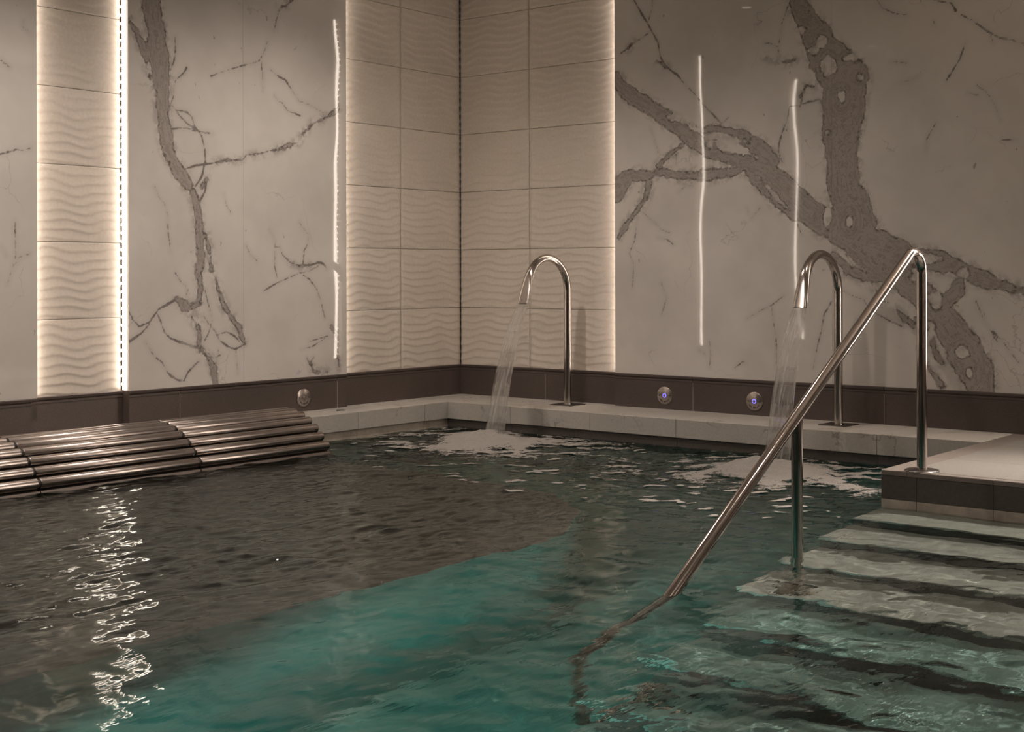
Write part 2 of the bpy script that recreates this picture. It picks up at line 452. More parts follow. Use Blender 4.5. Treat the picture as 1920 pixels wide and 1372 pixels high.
LEFT_THIN = [
 [(346,317,1.6),(367,310,1.6),(399,306,3),(420,301,3),(455,300,3),(462,290,3),(490,287,3),(518,280,4)],
 [(241,584,3),(250,600,3),(261,612,4),(280,604,3),(297,580,3),(318,568,3),(333,560,4)],
 [(236,645,6),(250,635,5),(265,625,3),(280,608,2)],
 [(293,584,2),(302,605,2),(309,624,3),(320,634,3),(333,640,3),(350,645,3),(369,652,3)],
 [(272,640,1.5),(281,655,2),(289,668,2.4),(305,680,2.4),(312,695,2),(321,705,2.4),(332,712,2),(345,713,2.6),(353,697,2.6),(365,684,3),(373,677,3)],
 [(377,648,2),(388,660,2),(401,672,3),(413,665,3)],
 [(381,592,2),(393,608,2),(405,624,2),(412,638,2),(425,648,3),(440,655,3),(459,645,3)],
 [(385,545,1),(392,575,1.6),(398,600,1.4),(392,622,1.6),(383,640,1.2)],
 [(405,628,2),(425,622,1.6),(440,630,2),(449,640,2)],
 [(410,655,1.5),(405,680,1.5)], [(442,655,1.5),(446,700,1)],
 [(322,196,1.6),(335,215,2),(350,231,2.2),(371,245,3),(385,249,2.4),(399,250,1.6)],
 [(329,206,2),(350,210,2),(360,220,2),(364,235,2),(378,255,2.4),(384,280,2),(385,301,2),(381,320,2),(378,332,2.4),(366,350,3)],
 [(322,242,2),(335,240,2),(350,240,2),(366,246,2)],
 [(388,336,3),(384,360,2.4),(374,378,2.4)],
 [(350,126,2),(345,136,1.6),(329,150,1.6),(326,165,1.6),(325,182,1.6),(318,200,1.6)],
 [(328,70,1.6),(329,95,2),(326,115,2),(318,135,1.6)],
 [(395,143,1.2),(415,135,1.4),(448,125,1.4),(470,119,1.6),(486,114,1.6),(495,98,1.6),(502,77,1)],
 [(490,115,1),(492,140,1.4),(493,171,0.8)],
 [(549,0,3),(535,12,3),(525,14,3),(519,35,2.4),(514,56,1.4)],
 [(507,131,1.6),(520,142,1.6),(535,150,2),(548,170,2),(560,189,2),(580,196,1.6),(609,213,1.6)],
 [(514,178,1),(520,188,1),(530,194,1),(540,208,1),(563,217,0.8)],
 [(515,462,1),(525,464,2),(530,478,2.4),(545,492,3),(561,498,3),(580,497,3),(597,492,3),(607,494,2.4),(613,504,2)],
 [(561,416,1.6),(566,425,1.6),(579,440,2),(578,455,2),(570,470,2),(569,484,2),(568,495,2)],
 [(569,516,2),(580,523,2.4),(593,540,2),(602,565,2),(609,596,1.8)],
 [(597,498,1),(580,508,1),(560,512,0.8),(520,530,0.8),(495,545,0.6)],
 [(461,460,0.8),(470,478,1),(481,488,0.8)], [(520,520,0.8),(515,500,0.8),(516,450,0.6),(505,430,0.6)],
 [(290,350,0.6),(298,370,0.8),(308,381,1),(314,400,1),(315,430,0.8),(320,472,0.6)],
 [(420,365,0.6),(425,385,1),(432,398,0.6)],
 [(329,512,0.6),(340,530,1),(348,535,1),(350,552,0.6)],
 [(580,640,1),(600,634,1.4),(615,630,2)], [(565,655,0.8),(585,650,1),(610,634,1)],
 [(588,670,2),(580,682,2),(575,670,1)],
 [(0,289,3),(14,286,4),(31,280,4),(44,281,2.4),(56,278,3)],
 [(28,416,1),(29,440,1),(30,476,1),(24,500,1.4),(14,532,1)], [(56,476,1.2),(36,482,1.2),(28,496,1)],
 [(0,460,1),(8,470,1),(12,480,1)], [(44,40,0.8),(42,50,1),(54,60,0.6)], [(0,112,1.4),(10,120,1.6),(18,125,1)],
]
BACK_THICK = [
 [(1155,145,24),(1164,160,26),(1186,182,32),(1222,202,28),(1254,226,28),(1286,250,32),(1318,274,32),(1350,290,26),(1391,305,28),(1431,314,36),(1455,333,40),(1483,361,44),(1511,393,48),(1551,417,60),(1591,437,66),(1631,449,56),(1671,469,52),(1711,485,46),(1752,487,40),(1792,501,34),(1832,517,32),(1872,533,24),(1900,541,20),(1930,547,16)],
 [(1318,246,10),(1340,240,16),(1365,246,16),(1399,258,24),(1423,277,32),(1447,301,32)],
 [(1494,-20,28),(1502,20,40),(1516,45,48),(1530,66,58),(1543,96,68),(1562,125,82),(1587,148,90),(1583,180,88),(1580,225,82),(1579,270,74),(1580,310,64),(1583,350,70),(1596,390,76),(1618,425,60)],
 [(1153,355,48),(1182,328,26),(1210,330,22),(1242,322,16),(1282,330,20),(1318,330,28),(1350,326,22),(1383,318,16),(1405,311,8)],
 [(1278,272,9),(1254,292,11),(1232,312,9)],
 [(1218,343,18),(1210,372,15),(1192,398,12),(1172,424,9),(1160,445,7)],
 [(1403,322,10),(1431,356,12),(1456,384,13),(1482,402,9),(1492,410,5)],
 [(1232,115,5),(1242,118,8),(1250,126,6)],
 [(1178,92,4),(1184,82,8),(1191,79,4)],
 [(1436,107,6),(1450,110,6),(1470,117,6),(1490,112,5)],
 [(1502,180,5),(1511,160,7),(1525,162,8)],
 # the mass below, running down to the right
 [(1596,450,50),(1620,475,44),(1648,497,50),(1680,515,56),(1712,540,52),(1742,565,50),(1765,590,54),(1785,620,62),(1808,655,72),(1828,690,66),(1838,725,56),(1842,745,50)],
 [(1800,512,20),(1796,545,22),(1776,570,26)],
 [(1565,480,14),(1590,505,22),(1620,520,20),(1650,522,20)],
 [(1596,508,5),(1625,520,4),(1658,565,4),(1676,572,4),(1700,600,9),(1712,612,8)],
 [(1725,600,18),(1745,630,14),(1752,655,9),(1766,680,8)],
 [(1728,655,3),(1740,690,8),(1765,720,10)],
]
BACK_HOLES = [(1366,267,28,12),(1271,217,18,8),(1511,24,5,5),(1505,56,5,8),(1541,80,9,12),(1527,94,9,8),(1554,120,10,18),(1577,180,6,13),(1613,144,6,6),(1551,248,6,6),
 (1595,106,11,7),(1551,405,5,14),(1593,415,6,12),(1735,485,22,8),(1805,512,8,8),(1756,560,12,16),(1744,628,5,12),(1803,660,9,12),(1775,520,14,8),(1818,700,5,10),(1660,545,7,10),(1720,520,8,6)]
BACK_THIN = [
 [(1186,-5,2),(1200,20,2.4),(1214,44,2.6),(1224,62,3),(1234,80,3),(1238,105,3.4),(1244,120,4),(1258,132,3),(1270,140,3),(1285,160,3),(1298,172,2.4)],
 [(1298,172,1.6),(1312,188,2.6),(1326,204,3),(1340,218,3),(1351,230,3)], [(1346,236,1.6),(1358,228,2.4),(1366,220,1)],
 [(1164,100,2.4),(1175,92,3),(1190,80,2.4),(1202,72,1.4),(1218,60,1.2)], [(1224,-5,1),(1223,16,1),(1214,44,1)],
 [(1434,81,1),(1446,82,1.6),(1458,88,2),(1461,105,2)], [(1478,10,0.6),(1466,45,0.8),(1461,80,0.8)],
 [(1500,200,2),(1506,178,2.4),(1513,160,2)], [(1502,196,2),(1520,190,2),(1538,186,2.4),(1545,200,3)],
 [(1502,196,1),(1480,200,1.4),(1476,225,1.4),(1466,250,2),(1461,270,2.4),(1460,285,2),(1467,304,1.4)],
 [(1380,325,0.8),(1400,330,0.8)],
 [(1272,360,1),(1284,350,1.4),(1296,348,1)], [(1255,285,1),(1268,290,1.4),(1268,310,1)],
 [(1275,240,1),(1310,262,1.6),(1330,262,1.6),(1345,262,1)],
 [(1220,240,0.5),(1228,265,0.8),(1234,285,0.4)], [(1194,420,0.6),(1190,450,1),(1180,475,1.6),(1188,495,1),(1186,540,0.6)],
 [(1200,394,1),(1225,415,1),(1240,430,1.4),(1255,436,0.8)], [(1232,446,0.6),(1250,448,0.8),(1262,458,0.6)],
 [(1735,-5,2),(1760,2,2),(1784,6,2.4),(1792,20,2)], [(1803,28,2.4),(1822,38,2.6),(1848,56,3),(1872,70,3),(1900,76,2.6),(1930,86,2.4)],
 [(1855,60,1),(1862,80,1)],
 [(1645,0,1),(1655,16,1.2),(1680,26,1),(1700,28,1)], [(1832,160,1),(1848,172,1.4),(1862,190,1.4),(1876,224,0.8)],
 [(1815,172,1),(1826,178,2),(1834,178,1)], [(1690,155,0.8),(1712,148,1),(1725,140,0.6)],
 [(1755,230,0.4),(1738,260,0.8),(1736,284,0.4)], [(1672,115,1),(1700,118,0.4)],
 [(1878,262,1.6),(1890,262,2),(1906,262,1)], [(1775,150,0.4),(1800,110,0.5),(1810,80,0.4)], [(1750,40,0.8),(1752,46,1)],
 [(1495,420,1),(1503,440,0.8)], [(1585,475,1),(1600,500,1.6)], [(1400,390,0.5),(1408,410,0.6),(1425,390,0.5)],
 [(1400,597,0.5),(1430,580,0.8),(1447,572,1),(1462,560,0.8),(1470,555,0.4)],
 [(1447,575,1),(1450,600,1.4),(1455,630,1.6),(1456,670,1.4),(1455,690,0.8)],
 [(1562,560,1),(1545,590,1.2),(1540,620,1.4),(1530,660,1.2),(1525,690,0.8)],
 [(1580,545,2),(1600,555,2.4),(1620,562,2),(1630,580,2.4),(1660,597,2),(1690,612,2)],
 [(1330,640,0.8),(1332,665,1),(1330,690,0.6)], [(1310,655,0.8),(1322,664,1)], [(1378,690,1),(1392,678,2),(1398,680,1)],
 [(1240,530,0.5),(1250,560,0.6),(1240,590,0.4)],
 [(1860,620,0.6),(1880,640,0.8),(1910,680,0.6)], [(1830,565,1.5),(1845,600,1),(1870,640,0.8)],
]

def seg_field(P, polys, axis, val, depth_w=True):
    """P: (N,2) in-plane points (u, z). returns min over segments of distance - half width"""
    best = np.full(len(P), 9.0)
    ui = 1 if axis == 0 else 0
    for pl in polys:
        q = [back(x, y, axis, val) for x, y, _ in pl]
        wd = []
        for (x, y, wpx), p in zip(pl, q):
            depth = float((p - CAM) @ _fw)
            wd.append(wpx * depth / F_PX * 0.5)
        for i in range(len(pl) - 1):
            a = np.array([q[i][ui], q[i][2]]); b = np.array([q[i + 1][ui], q[i + 1][2]])
            lo = np.minimum(a, b) - 0.3; hi = np.maximum(a, b) + 0.3
            m = ((P >= lo) & (P <= hi)).all(1)
            if not m.any(): continue
            ab = b - a; L = max(1e-9, ab @ ab)
            t = np.clip(((P[m] - a) @ ab) / L, 0, 1)
            dd = np.linalg.norm(P[m] - a - t[:, None] * ab, axis=1) - (wd[i] * (1 - t) + wd[i + 1] * t)
            best[m] = np.minimum(best[m], dd)
    return best

def holes_field(P, holes, axis, val):
    best = np.full(len(P), 9.0); ui = 1 if axis == 0 else 0
    for x, y, rx, ry in holes:
        c = back(x, y, axis, val); s = float((c - CAM) @ _fw) / F_PX
        k = 1.3 if axis == 0 else 1.28
        ru, rz = rx * s * k, ry * s
        q = np.sqrt(((P[:, 0] - c[ui]) / ru) ** 2 + ((P[:, 1] - c[2]) / rz) ** 2)
        best = np.minimum(best, (q - 1) * min(ru, rz))
    return best

def marble_slab(axis, val, u0, u1, z0, z1, wall, thick, thin, holes, step, sgn):
    g = 0.0005
    nu = max(2, int((u1 - u0) / step)); nz = max(2, int((z1 - z0) / step))
    U = np.linspace(u0 + g, u1 - g, nu); Z = np.linspace(z0, z1, nz)
    u, z = np.meshgrid(U, Z); P2 = np.stack([u.ravel(), z.ravel()], 1)
    dth = seg_field(P2, thick, axis, val)
    dth = np.maximum(dth, -holes_field(P2, holes, axis, val) + 0.0)
    dtn = seg_field(P2, thin, axis, val)
    P = np.zeros((nu * nz, 3)); P[:, axis] = val; P[:, 1 - axis] = P2[:, 0]; P[:, 2] = P2[:, 1]
    idx = np.arange(nu * nz).reshape(nz, nu)
    a, b, c, d = idx[:-1, :-1].ravel(), idx[:-1, 1:].ravel(), idx[1:, 1:].ravel(), idx[1:, :-1].ravel()
    q = np.stack([a, b, c, d], 1)
    if axis == 1: pass   # u = x, z up, normal must be -y: (x, z) order gives -y
    # sides
    cs = [idx[0, 0], idx[0, -1], idx[-1, -1], idx[-1, 0]]
    n0 = len(P); rimv = P[cs].copy(); bk = P[cs].copy(); bk[:, axis] = 0.0
    P = np.vstack([P, rimv, bk])
    side = [(n0 + i, n0 + 4 + i, n0 + 4 + (i + 1) % 4, n0 + (i + 1) % 4) for i in range(4)]
    me = bpy.data.meshes.new('marble_slab')
    me.from_pydata(P.tolist(), [], q.tolist() + side)
    me.materials.append(M_MARBLE)
    for nm, arr in (('thick', dth), ('thin', dtn)):
        at = me.attributes.new(nm, 'FLOAT', 'POINT')
        at.data.foreach_set('value', np.concatenate([arr, np.full(8, 9.0)]).astype(np.float32))
    me.update()
    return put_mesh('marble_slab', me, wall, (0, 0, 0))

for u0, u1, st in [(-1.976, -1.150, .008), (-2.762, -1.976, .008), (-4.58, -3.304, .012)]:
    marble_slab(0, PR, u0, u1, Z_TOP, CEIL, wall_left, LEFT_THICK, LEFT_THIN, LEFT_HOLES, st, 1)
for u0, u1 in [(-6.6, -5.12), (-8.1, -6.6), (-9.6, -8.1), (-11.0, -9.6)]:
    marble_slab(0, PR, u0, u1, Z_TOP, CEIL, wall_left, [], [], [], .2, 1)
for u0, u1, st in [(1.345, 2.824, .008), (2.824, 4.30, .008)]:
    marble_slab(1, -PR, u0, u1, Z_TOP, CEIL, wall_back, BACK_THICK, BACK_THIN, BACK_HOLES, st, 1)
for u0, u1 in [(4.95, 6.1), (6.1, 7.26), (7.26, ROOM_X)]:
    marble_slab(1, -PR, u0, u1, Z_TOP, CEIL, wall_back, [], [], [], .2, 1)

# ---- brown stone band with its moulded top
def band(axis, u0, u1, off, wall, sgn):
    """profile runs out of the wall; off = face distance from the wall plane"""
    prof = [(off, Z_C - 0.0), (off, Z_TOP - 0.036), (off + 0.003, Z_TOP - 0.034), (off + 0.003, Z_TOP - 0.024), (off - 0.002, Z_TOP - 0.021),
            (off + 0.006, Z_TOP - 0.014), (off + 0.008, Z_TOP - 0.004), (off + 0.004, Z_TOP), (-0.01, Z_TOP), (-0.01, Z_C)]
    g = 0.0012; v = []
    for u in (u0 + g, u1 - g):
        for o, z in prof:
            v.append((o, u, z) if axis == 0 else (u, -o, z))
    n = len(prof)
    f = [(i, (i + 1) % n, n + (i + 1) % n, n + i) for i in range(n)] + [tuple(range(n - 1, -1, -1)), tuple(range(n, 2 * n))]
    MB().add(v, f).build('base_tile', M_BAND, wall)
for u0, u1, o in [(-1.150, 0, 0.0), (-1.235, -1.150, PR), (-2.43, -1.235, PR), (-2.762, -2.43, PR), (-3.338, -2.762, 0.0), (-4.58, -3.338, PR), (-5.12, -4.58, 0.0), (-8, -5.12, PR), (-11, -8, PR)]:
    band(0, u0, u1, o + 0.002, wall_left, 1)
for u0, u1, o in [(0.0, 0.745, 0.0), (0.745, 1.345, 0.0), (1.345, 1.915, PR), (1.915, 3.131, PR), (3.131, 4.30, PR), (4.30, 4.95, 0.0), (4.95, 5.85, PR), (5.85, 6.75, PR), (6.75, ROOM_X, PR)]:
    band(1, u0, u1, o + 0.002, wall_back, -1)
# pale grout lines of the band
for u in (0.745, 1.915, 3.131):
    y = -0.0025 if u < 1.3 else -PR - 0.0025
    MB().box((u - 0.0012, y, Z_C), (u + 0.0012, 0, Z_TOP - 0.036)).build('grout_line', M_FASCIA_L, wall_back)
for u in (-1.235, -2.43):
    MB().box((0, u - 0.0012, Z_C), (PR + 0.0025, u + 0.0012, Z_TOP - 0.036)).build('grout_line', M_FASCIA_L, wall_left)

# ------------------------------------------------------------------ LED strips in the reveals
def led_strip(axis, u, face, label, group=None):
    """strip standing in the corner between reveal and tiles; face = +1/-1 direction it shines along the wall"""
    x, y = (0, u) if axis == 0 else (u, 0)
    t = empty('led_strip', (x, y, Z_TOP))
    L = 2.91 - Z_TOP
    a0, a1 = sorted((face * 0.001, face * 0.007))
    def bx(o0, o1, b0, b1, z0, z1):
        return ((o0, b0, z0), (o1, b1, z1)) if axis == 0 else ((b0, -o1, z0), (b1, -o0, z1))
    MB().box(*bx(0.0125, 0.030, a0, a1, 0.004, L)).build('diffuser', M_LED, t)
    c0, c1 = sorted((face * 0.0005, face * 0.009))
    MB().box(*bx(0.0065, 0.0118, c0, c1, 0.004, L)).build('mounting_track', M_DARK, t)
    mb = MB()
    k0, k1 = sorted((face * 0.009, face * 0.0105))
    z = 0.03
    while z < L:
        mb.box(*bx(0.0072, 0.0112, k0, k1, z, z + 0.012)); z += 0.045
    d = mb.build('diode', M_DIODE, t); d['kind'] = 'stuff'
    tag(t, label, 'light', group)
    return t
led_strip(0, -2.762, -1, 'bright vertical LED strip beside the left ripple tile column')
led_strip(0, -3.304, 1, 'vertical LED strip hidden behind the far left marble edge')
led_strip(0, -1.150, 1, 'vertical LED strip hidden behind the marble left of the corner tiles')
led_strip(1, 1.345, -1, 'vertical LED strip hidden behind the marble right of the corner tiles')
led_strip(1, 4.95, -1, 'vertical LED strip right of the view, right edge of the tile recess past the platform')
led_strip(1, 4.30, 1, 'vertical LED strip right of the view, left edge of the tile recess past the platform')
led_strip(0, -4.58, -1, 'vertical LED strip outside the view, left edge of second tile recess')
led_strip(0, -5.12, 1, 'vertical LED strip mirrored in the back marble beside the right fountain')
led_strip(0, -11.0, 1, 'vertical LED strip at the far end, faintly mirrored at the right edge')

for u, nm in ((-1.2, 'far'), (-3.3, 'middle'), (-5.4, 'near')):
    t = led_strip(0, u, 1, 'vertical LED strip on the right wall outside the view, the %s one' % nm)
    t.location = (ROOM_X, u, Z_TOP); t.rotation_euler = (0, 0, math.radians(180))
# ------------------------------------------------------------------ ceiling lamps
lampmb = None
for i, (x, y, p, s_, b_, c) in enumerate(DOWN):
    if i == 0:
        t = empty('downlight', (x, y, CEIL))
        MB().lathe([(0.040, -0.004), (0.058, -0.006), (0.060, 0.0), (0.040, 0.0), (0.040, -0.004)]).build('trim_ring', M_STEEL, t)
        MB().lathe([(0.0001, -0.001), (0.039, -0.001)]).build('lens', M_LAMP, t)
        first = t
    else:
        t = copy_tree(first); t.location = (x, y, CEIL)
    tag(t, 'small round ceiling downlight outside the view, ' + ('over the tube lounger end', 'over the water before the back coping', 'over the lower steps', 'over the right side of the steps',
        'over the middle of the submerged shelf', 'over the shelf edge', 'over the near deep water', 'over the near right corner', 'over the platform')[i], 'light', 'ceiling downlights over the pool')

# ------------------------------------------------------------------ pool basin
basin = tag(MB().box((-0.3, POOL_Y - 0.3, -1.5), (POOL_X + 0.3, 0.0, -1.3)).build('pool_basin', M_POOL), 'tiled pool basin under the green water', 'pool', kind='structure')
MB().box((-0.3, YB + 0.022, -1.5), (POOL_X + 1.4, 0.05, 0.053)).build('basin_wall_back', M_POOL, basin)
MB().box((-0.3, POOL_Y, -1.5), (XL - 0.022, YB + 0.02, 0.053)).build('basin_wall_left', M_POOL, basin)
MB().box((-0.3, POOL_Y - 0.4, -1.5), (ROOM_X, POOL_Y, 0.05)).build('basin_wall_front', M_POOL, basin)
MB().box((POOL_X, POOL_Y, -1.5), (ROOM_X, YP - 0.0, 0.05)).build('basin_wall_right', M_POOL, basin)
# visible fascia under the coping lip
for a, b in [(0.305, 0.862), (0.862, 1.475), (1.475, 2.077), (2.077, 2.683), (2.683, 3.289), (3.289, XP)]:
    MB().box((a + .001, YB + 0.014, -0.16), (b - .001, YB + 0.03, 0.053)).build('fascia_tile', M_DARKFACE, basin)
for a, b in [(-1.325, -0.732), (-1.93, -1.325), (-0.732, YB + 0.02)]:
    MB().box((XL - 0.03, a + .001, -0.16), (XL - 0.014, b - .001, 0.053)).build('fascia_tile', M_FASCIA_L, basin)

# submerged lounging shelf
shelf = MB().prism([(XL - 0.02, -2.02), (1.80, -2.02), (2.40, -2.12), (2.78, -2.40), (3.04, -2.86), (3.07, -3.05), (3.07, POOL_Y + 0.01), (XL - 0.02, POOL_Y + 0.01)], -1.31, -0.15, 0, 1)
tag(shelf.build('submerged_shelf', [M_SHELF, M_POOL]), 'brown stone shelf just under the water left of the deep part', 'pool shelf', kind='structure')

# coping slabs
def trim(name, label):
    t = empty(name); tag(t, label, 'coping', kind='structure'); return t
t1 = trim('trim_1', 'pale marble coping along the left wall')
for a, b in [(-1.325, -0.732), (-1.95, -1.325), (-2.55, -1.95), (-3.15, -2.55), (-3.75, -3.15), (-4.35, -3.75), (-4.95, -4.35), (-6.6, -4.95)]:
    MB().box((-0.01, a + .0008, 0.052), (XL, b - .0008, Z_C), bev=0.0025).build('coping_slab', M_COPE, t1)
MB().prism([(-0.01, -0.7328 + 0.0016), (XL, -0.7328 + .0016), (XL, YB), (-0.01, 0.01)], 0.052, Z_C).build('coping_slab', M_COPE, t1)
t2 = trim('trim_2', 'pale marble coping along the back wall under the fountains')
MB().prism([(XL, YB), (0.862 - .0008, YB), (0.862 - .0008, 0.01), (-0.01, 0.01)], 0.052, Z_C).build('coping_slab', M_COPE, t2)
for a, b in [(0.862, 1.475), (1.475, 2.077), (2.077, 2.683), (2.683, 3.289), (3.289, XP)]:
    MB().box((a + .0008, YB, 0.052), (b - .0008, 0.01, Z_C), bev=0.0025).build('coping_slab', M_COPE, t2)

# drain lid in the coping
mb = MB().lathe([(0.0001, 0.003), (0.024, 0.003), (0.028, 0.0), (0.028, -0.002)], seg=24)
tag(mb.build('drain_cap', M_PLATE, loc=(0.20, -1.34, Z_C + 0.001)), 'small dark round cap lying flush in the left coping', 'drain')

# ------------------------------------------------------------------ platform (deck) at the right
floor = tag(MB().box((XP + 0.012, YP + 0.012, -1.5), (ROOM_X, 0.01, Z_C - 0.022)).build('floor', M_POOL), 'stone platform at the top of the pool steps', 'floor', kind='structure')
ED = 0.112
y = YP + 0.03
ys = [YP, -1.19, -0.59, 0.01]
for a, b in zip(ys[:-1], ys[1:]):                                 # brown strip along the left edge
    MB().box((XP, a + .001, Z_C - 0.022), (XP + ED, b - .001, Z_C), bev=0.002).build('edge_tile', M_EDGE, floor)
xs = [XP + ED, 4.307, 4.92, 5.53, 6.14, 6.75, 7.36, ROOM_X]
for a, b in zip(xs[:-1], xs[1:]):
    MB().box((a + .001, YP, Z_C - 0.022), (b - .001, YP + 0.045, Z_C - 0.001), bev=0.002).build('nosing_tile', M_EDGE, floor)
    for c, d in ((YP + 0.045, -1.19), (-1.19, -0.59), (-0.59, 0.01)):
        MB().box((a + .001, c + .001, Z_C - 0.022), (b - .001, d - .001, Z_C), bev=0.001).build('floor_tile', M_DECK, floor)
# dark face tiles over a paler limed course
fx = [XP, 3.989, 4.307, 4.92, 5.53, 6.14, 6.75, 7.36, ROOM_X]
for a, b in zip(fx[:-1], fx[1:]):
    MB().box((a + .001, YP + 0.001, 0.040), (b - .001, YP + 0.014, Z_C - 0.023)).build('face_tile', M_DARKFACE, floor)
    MB().box((a + .001, YP + 0.001, -0.16), (b - .001, YP + 0.014, 0.038)).build('limed_tile', M_FASCIA_L, floor)
for a, b in ((YP, -1.19), (-1.19, YB)):
    MB().box((XP, max(a + .001, YP + .015), -0.4), (XP + 0.014, b - .001, Z_C - 0.023)).build('face_tile', M_DARKFACE, floor)
# rest of the deck behind the camera
MB().box((-0.3, ROOM_Y, -0.2), (ROOM_X, POOL_Y, Z_C)).build('floor_slab', M_DECK, floor)
MB().box((POOL_X, POOL_Y, -0.2), (ROOM_X, YP, Z_C)).build('floor_slab', M_DECK, floor)

# ---- steps
steps = empty('pool_steps'); tag(steps, 'broad stone steps descending into the water at the right', 'steps', kind='structure')
N_ST = 8; TD, RS = 0.30, 0.16
for n in range(N_ST):
    yf = -1.98 - TD * n; zt = -0.03 - RS * n; yb = YP if n == 0 else yf + TD
    if zt < -1.29: break
    MB().box((XP - 0.005, yf, zt - 0.03), (POOL_X, yb + 0.015, zt), bev=0.004).build('tread', M_STEP if n < 4 else M_STEP_TINTED, steps)
    MB().box((XP, yf + 0.015, -1.3), (POOL_X - 0.001, yb + 0.014, zt - 0.03)).build('riser', M_RISER_SHADE, steps)

# ------------------------------------------------------------------ water body
def grid_axis(lo, f0, f1, hi, fine, coarse):
    a = list(np.arange(lo, f0, coarse)) + list(np.arange(f0, f1, fine)) + list(np.arange(f1, hi, coarse)) + [hi]
    return np.array(a)
WX = grid_axis(XL - 0.013, XL - 0.013, 5.5, POOL_X, 0.0105, 0.12)
WY = grid_axis(POOL_Y, -5.75, YB + 0.013, YB + 0.0131, 0.0105, 0.12)
WY = WY[WY <= YB + 0.0135]
SPL = [(1.13, -1.03), (3.00, -1.06)]
_wv = []
for k in range(46):
    lam = 0.05 * (1.09 ** k) if k < 30 else NR.uniform(0.06, 0.3)
    th = NR.uniform(0, 2 * math.pi); _wv.append((lam, th, NR.uniform(0, 6.28)))
def water_h(X, Y):
    h = np.zeros_like(X)
    for i, (lam, th, ph) in enumerate(_wv):
        k = 2 * math.pi / lam
        a = 0.0016 * lam ** 0.9 if lam < 0.25 else 0.0011 * lam ** 0.6
        h += a * np.sin(k * (X * math.cos(th) + Y * math.sin(th)) + ph + 1.3 * np.sin(0.9 * X + 0.7 * Y + i))
    # choppy flow over the shelf, running away from the bench
    chop = np.clip((3.25 - X) / 0.5, 0, 1) * np.clip((-1.9 - Y) / 0.3, 0, 1)
    c = np.zeros_like(X)
    for lam, th, ph, a in CH:
        k = 2 * math.pi / lam
        c += a * np.sin(k * (X * math.cos(th) + Y * math.sin(th)) + ph + 1.6 * np.sin(2.1 * X + 1.7 * Y + ph))
    h += c * chop
    for sx, sy in SPL:
        r = np.sqrt((X - sx) ** 2 + (Y - sy) ** 2)
        h += 0.005 * np.exp(-r / 0.45) * (1 - np.exp(-(r / 0.13) ** 2)) * np.sin(2 * math.pi * r / 0.09 + 2 * np.sin(3 * np.arctan2(Y - sy, X - sx)))
    return h
CH = []
for _ in range(26):
    _l = 0.036 * (4.2 ** NR.uniform(0, 1)); CH.append((_l, NR.normal(0.0, 0.38), NR.uniform(0, 6.28), 0.0078 * _l * NR.uniform(0.5, 1.0)))
gx, gy = np.meshgrid(WX, WY)
hz = water_h(gx, gy)
ny, nx = gx.shape
P = np.stack([gx, gy, hz], -1).reshape(-1, 3)
idx = np.arange(nx * ny).reshape(ny, nx)
q = np.stack([idx[:-1, :-1], idx[:-1, 1:], idx[1:, 1:], idx[1:, :-1]], -1).reshape(-1, 4)
rim = list(idx[0, :]) + list(idx[1:, -1]) + list(idx[-1, -2::-1]) + list(idx[-2:0:-1, 0])
n0 = len(P); m = len(rim); low = P[rim].copy(); low[:, 2] = -1.35
P = np.vstack([P, low])
faces = q.tolist() + [(rim[i], n0 + i, n0 + (i + 1) % m, rim[(i + 1) % m]) for i in range(m)] + [tuple(n0 + i for i in range(m - 1, -1, -1))]
me = bpy.data.meshes.new('pool_water')
me.from_pydata(P.tolist(), [], [tuple(int(a) for a in f) for f in faces])
me.polygons.foreach_set('use_smooth', [True] * len(q) + [False] * (m + 1))
s = NT('pool water')
g = s.n('ShaderNodeBsdfGlass'); g.inputs['Roughness'].default_value = 0.0; g.inputs['IOR'].default_value = 1.333
g.inputs['Color'].default_value = (0.93, 1.0, 0.985, 1)
rf = s.n('ShaderNodeBsdfRefraction'); rf.inputs['Roughness'].default_value = 0.0; rf.inputs['IOR'].default_value = 1.333
rf.inputs['Color'].default_value = (0.93, 1.0, 0.985, 1)
wb = s.bump(s.noise(1.0, 2, 0.5, s.coord((46, 14, 1))), 0.34, 0.004)
for q_ in (g, rf): s.set(q_.inputs['Normal'], wb)
mxw = s.n('ShaderNodeMixShader'); mxw.inputs[0].default_value = 0.25; s.set(mxw.inputs[1], g.outputs[0]); s.set(mxw.inputs[2], rf.outputs[0])
s.t.links.new(mxw.outputs[0], s.out.inputs[0])
me.materials.append(s.m); me.update()
water = link(bpy.data.objects.new('pool_water', me))
tag(water, 'rippling green pool water filling the basin', 'water', kind='structure')
water.cycles.is_caustics_caster = True
for o in list(bpy.data.objects):
    if o.name.startswith(('tread', 'riser', 'submerged', 'pool_basin', 'basin_wall', 'limed')):
        o.cycles.is_caustics_receiver = True

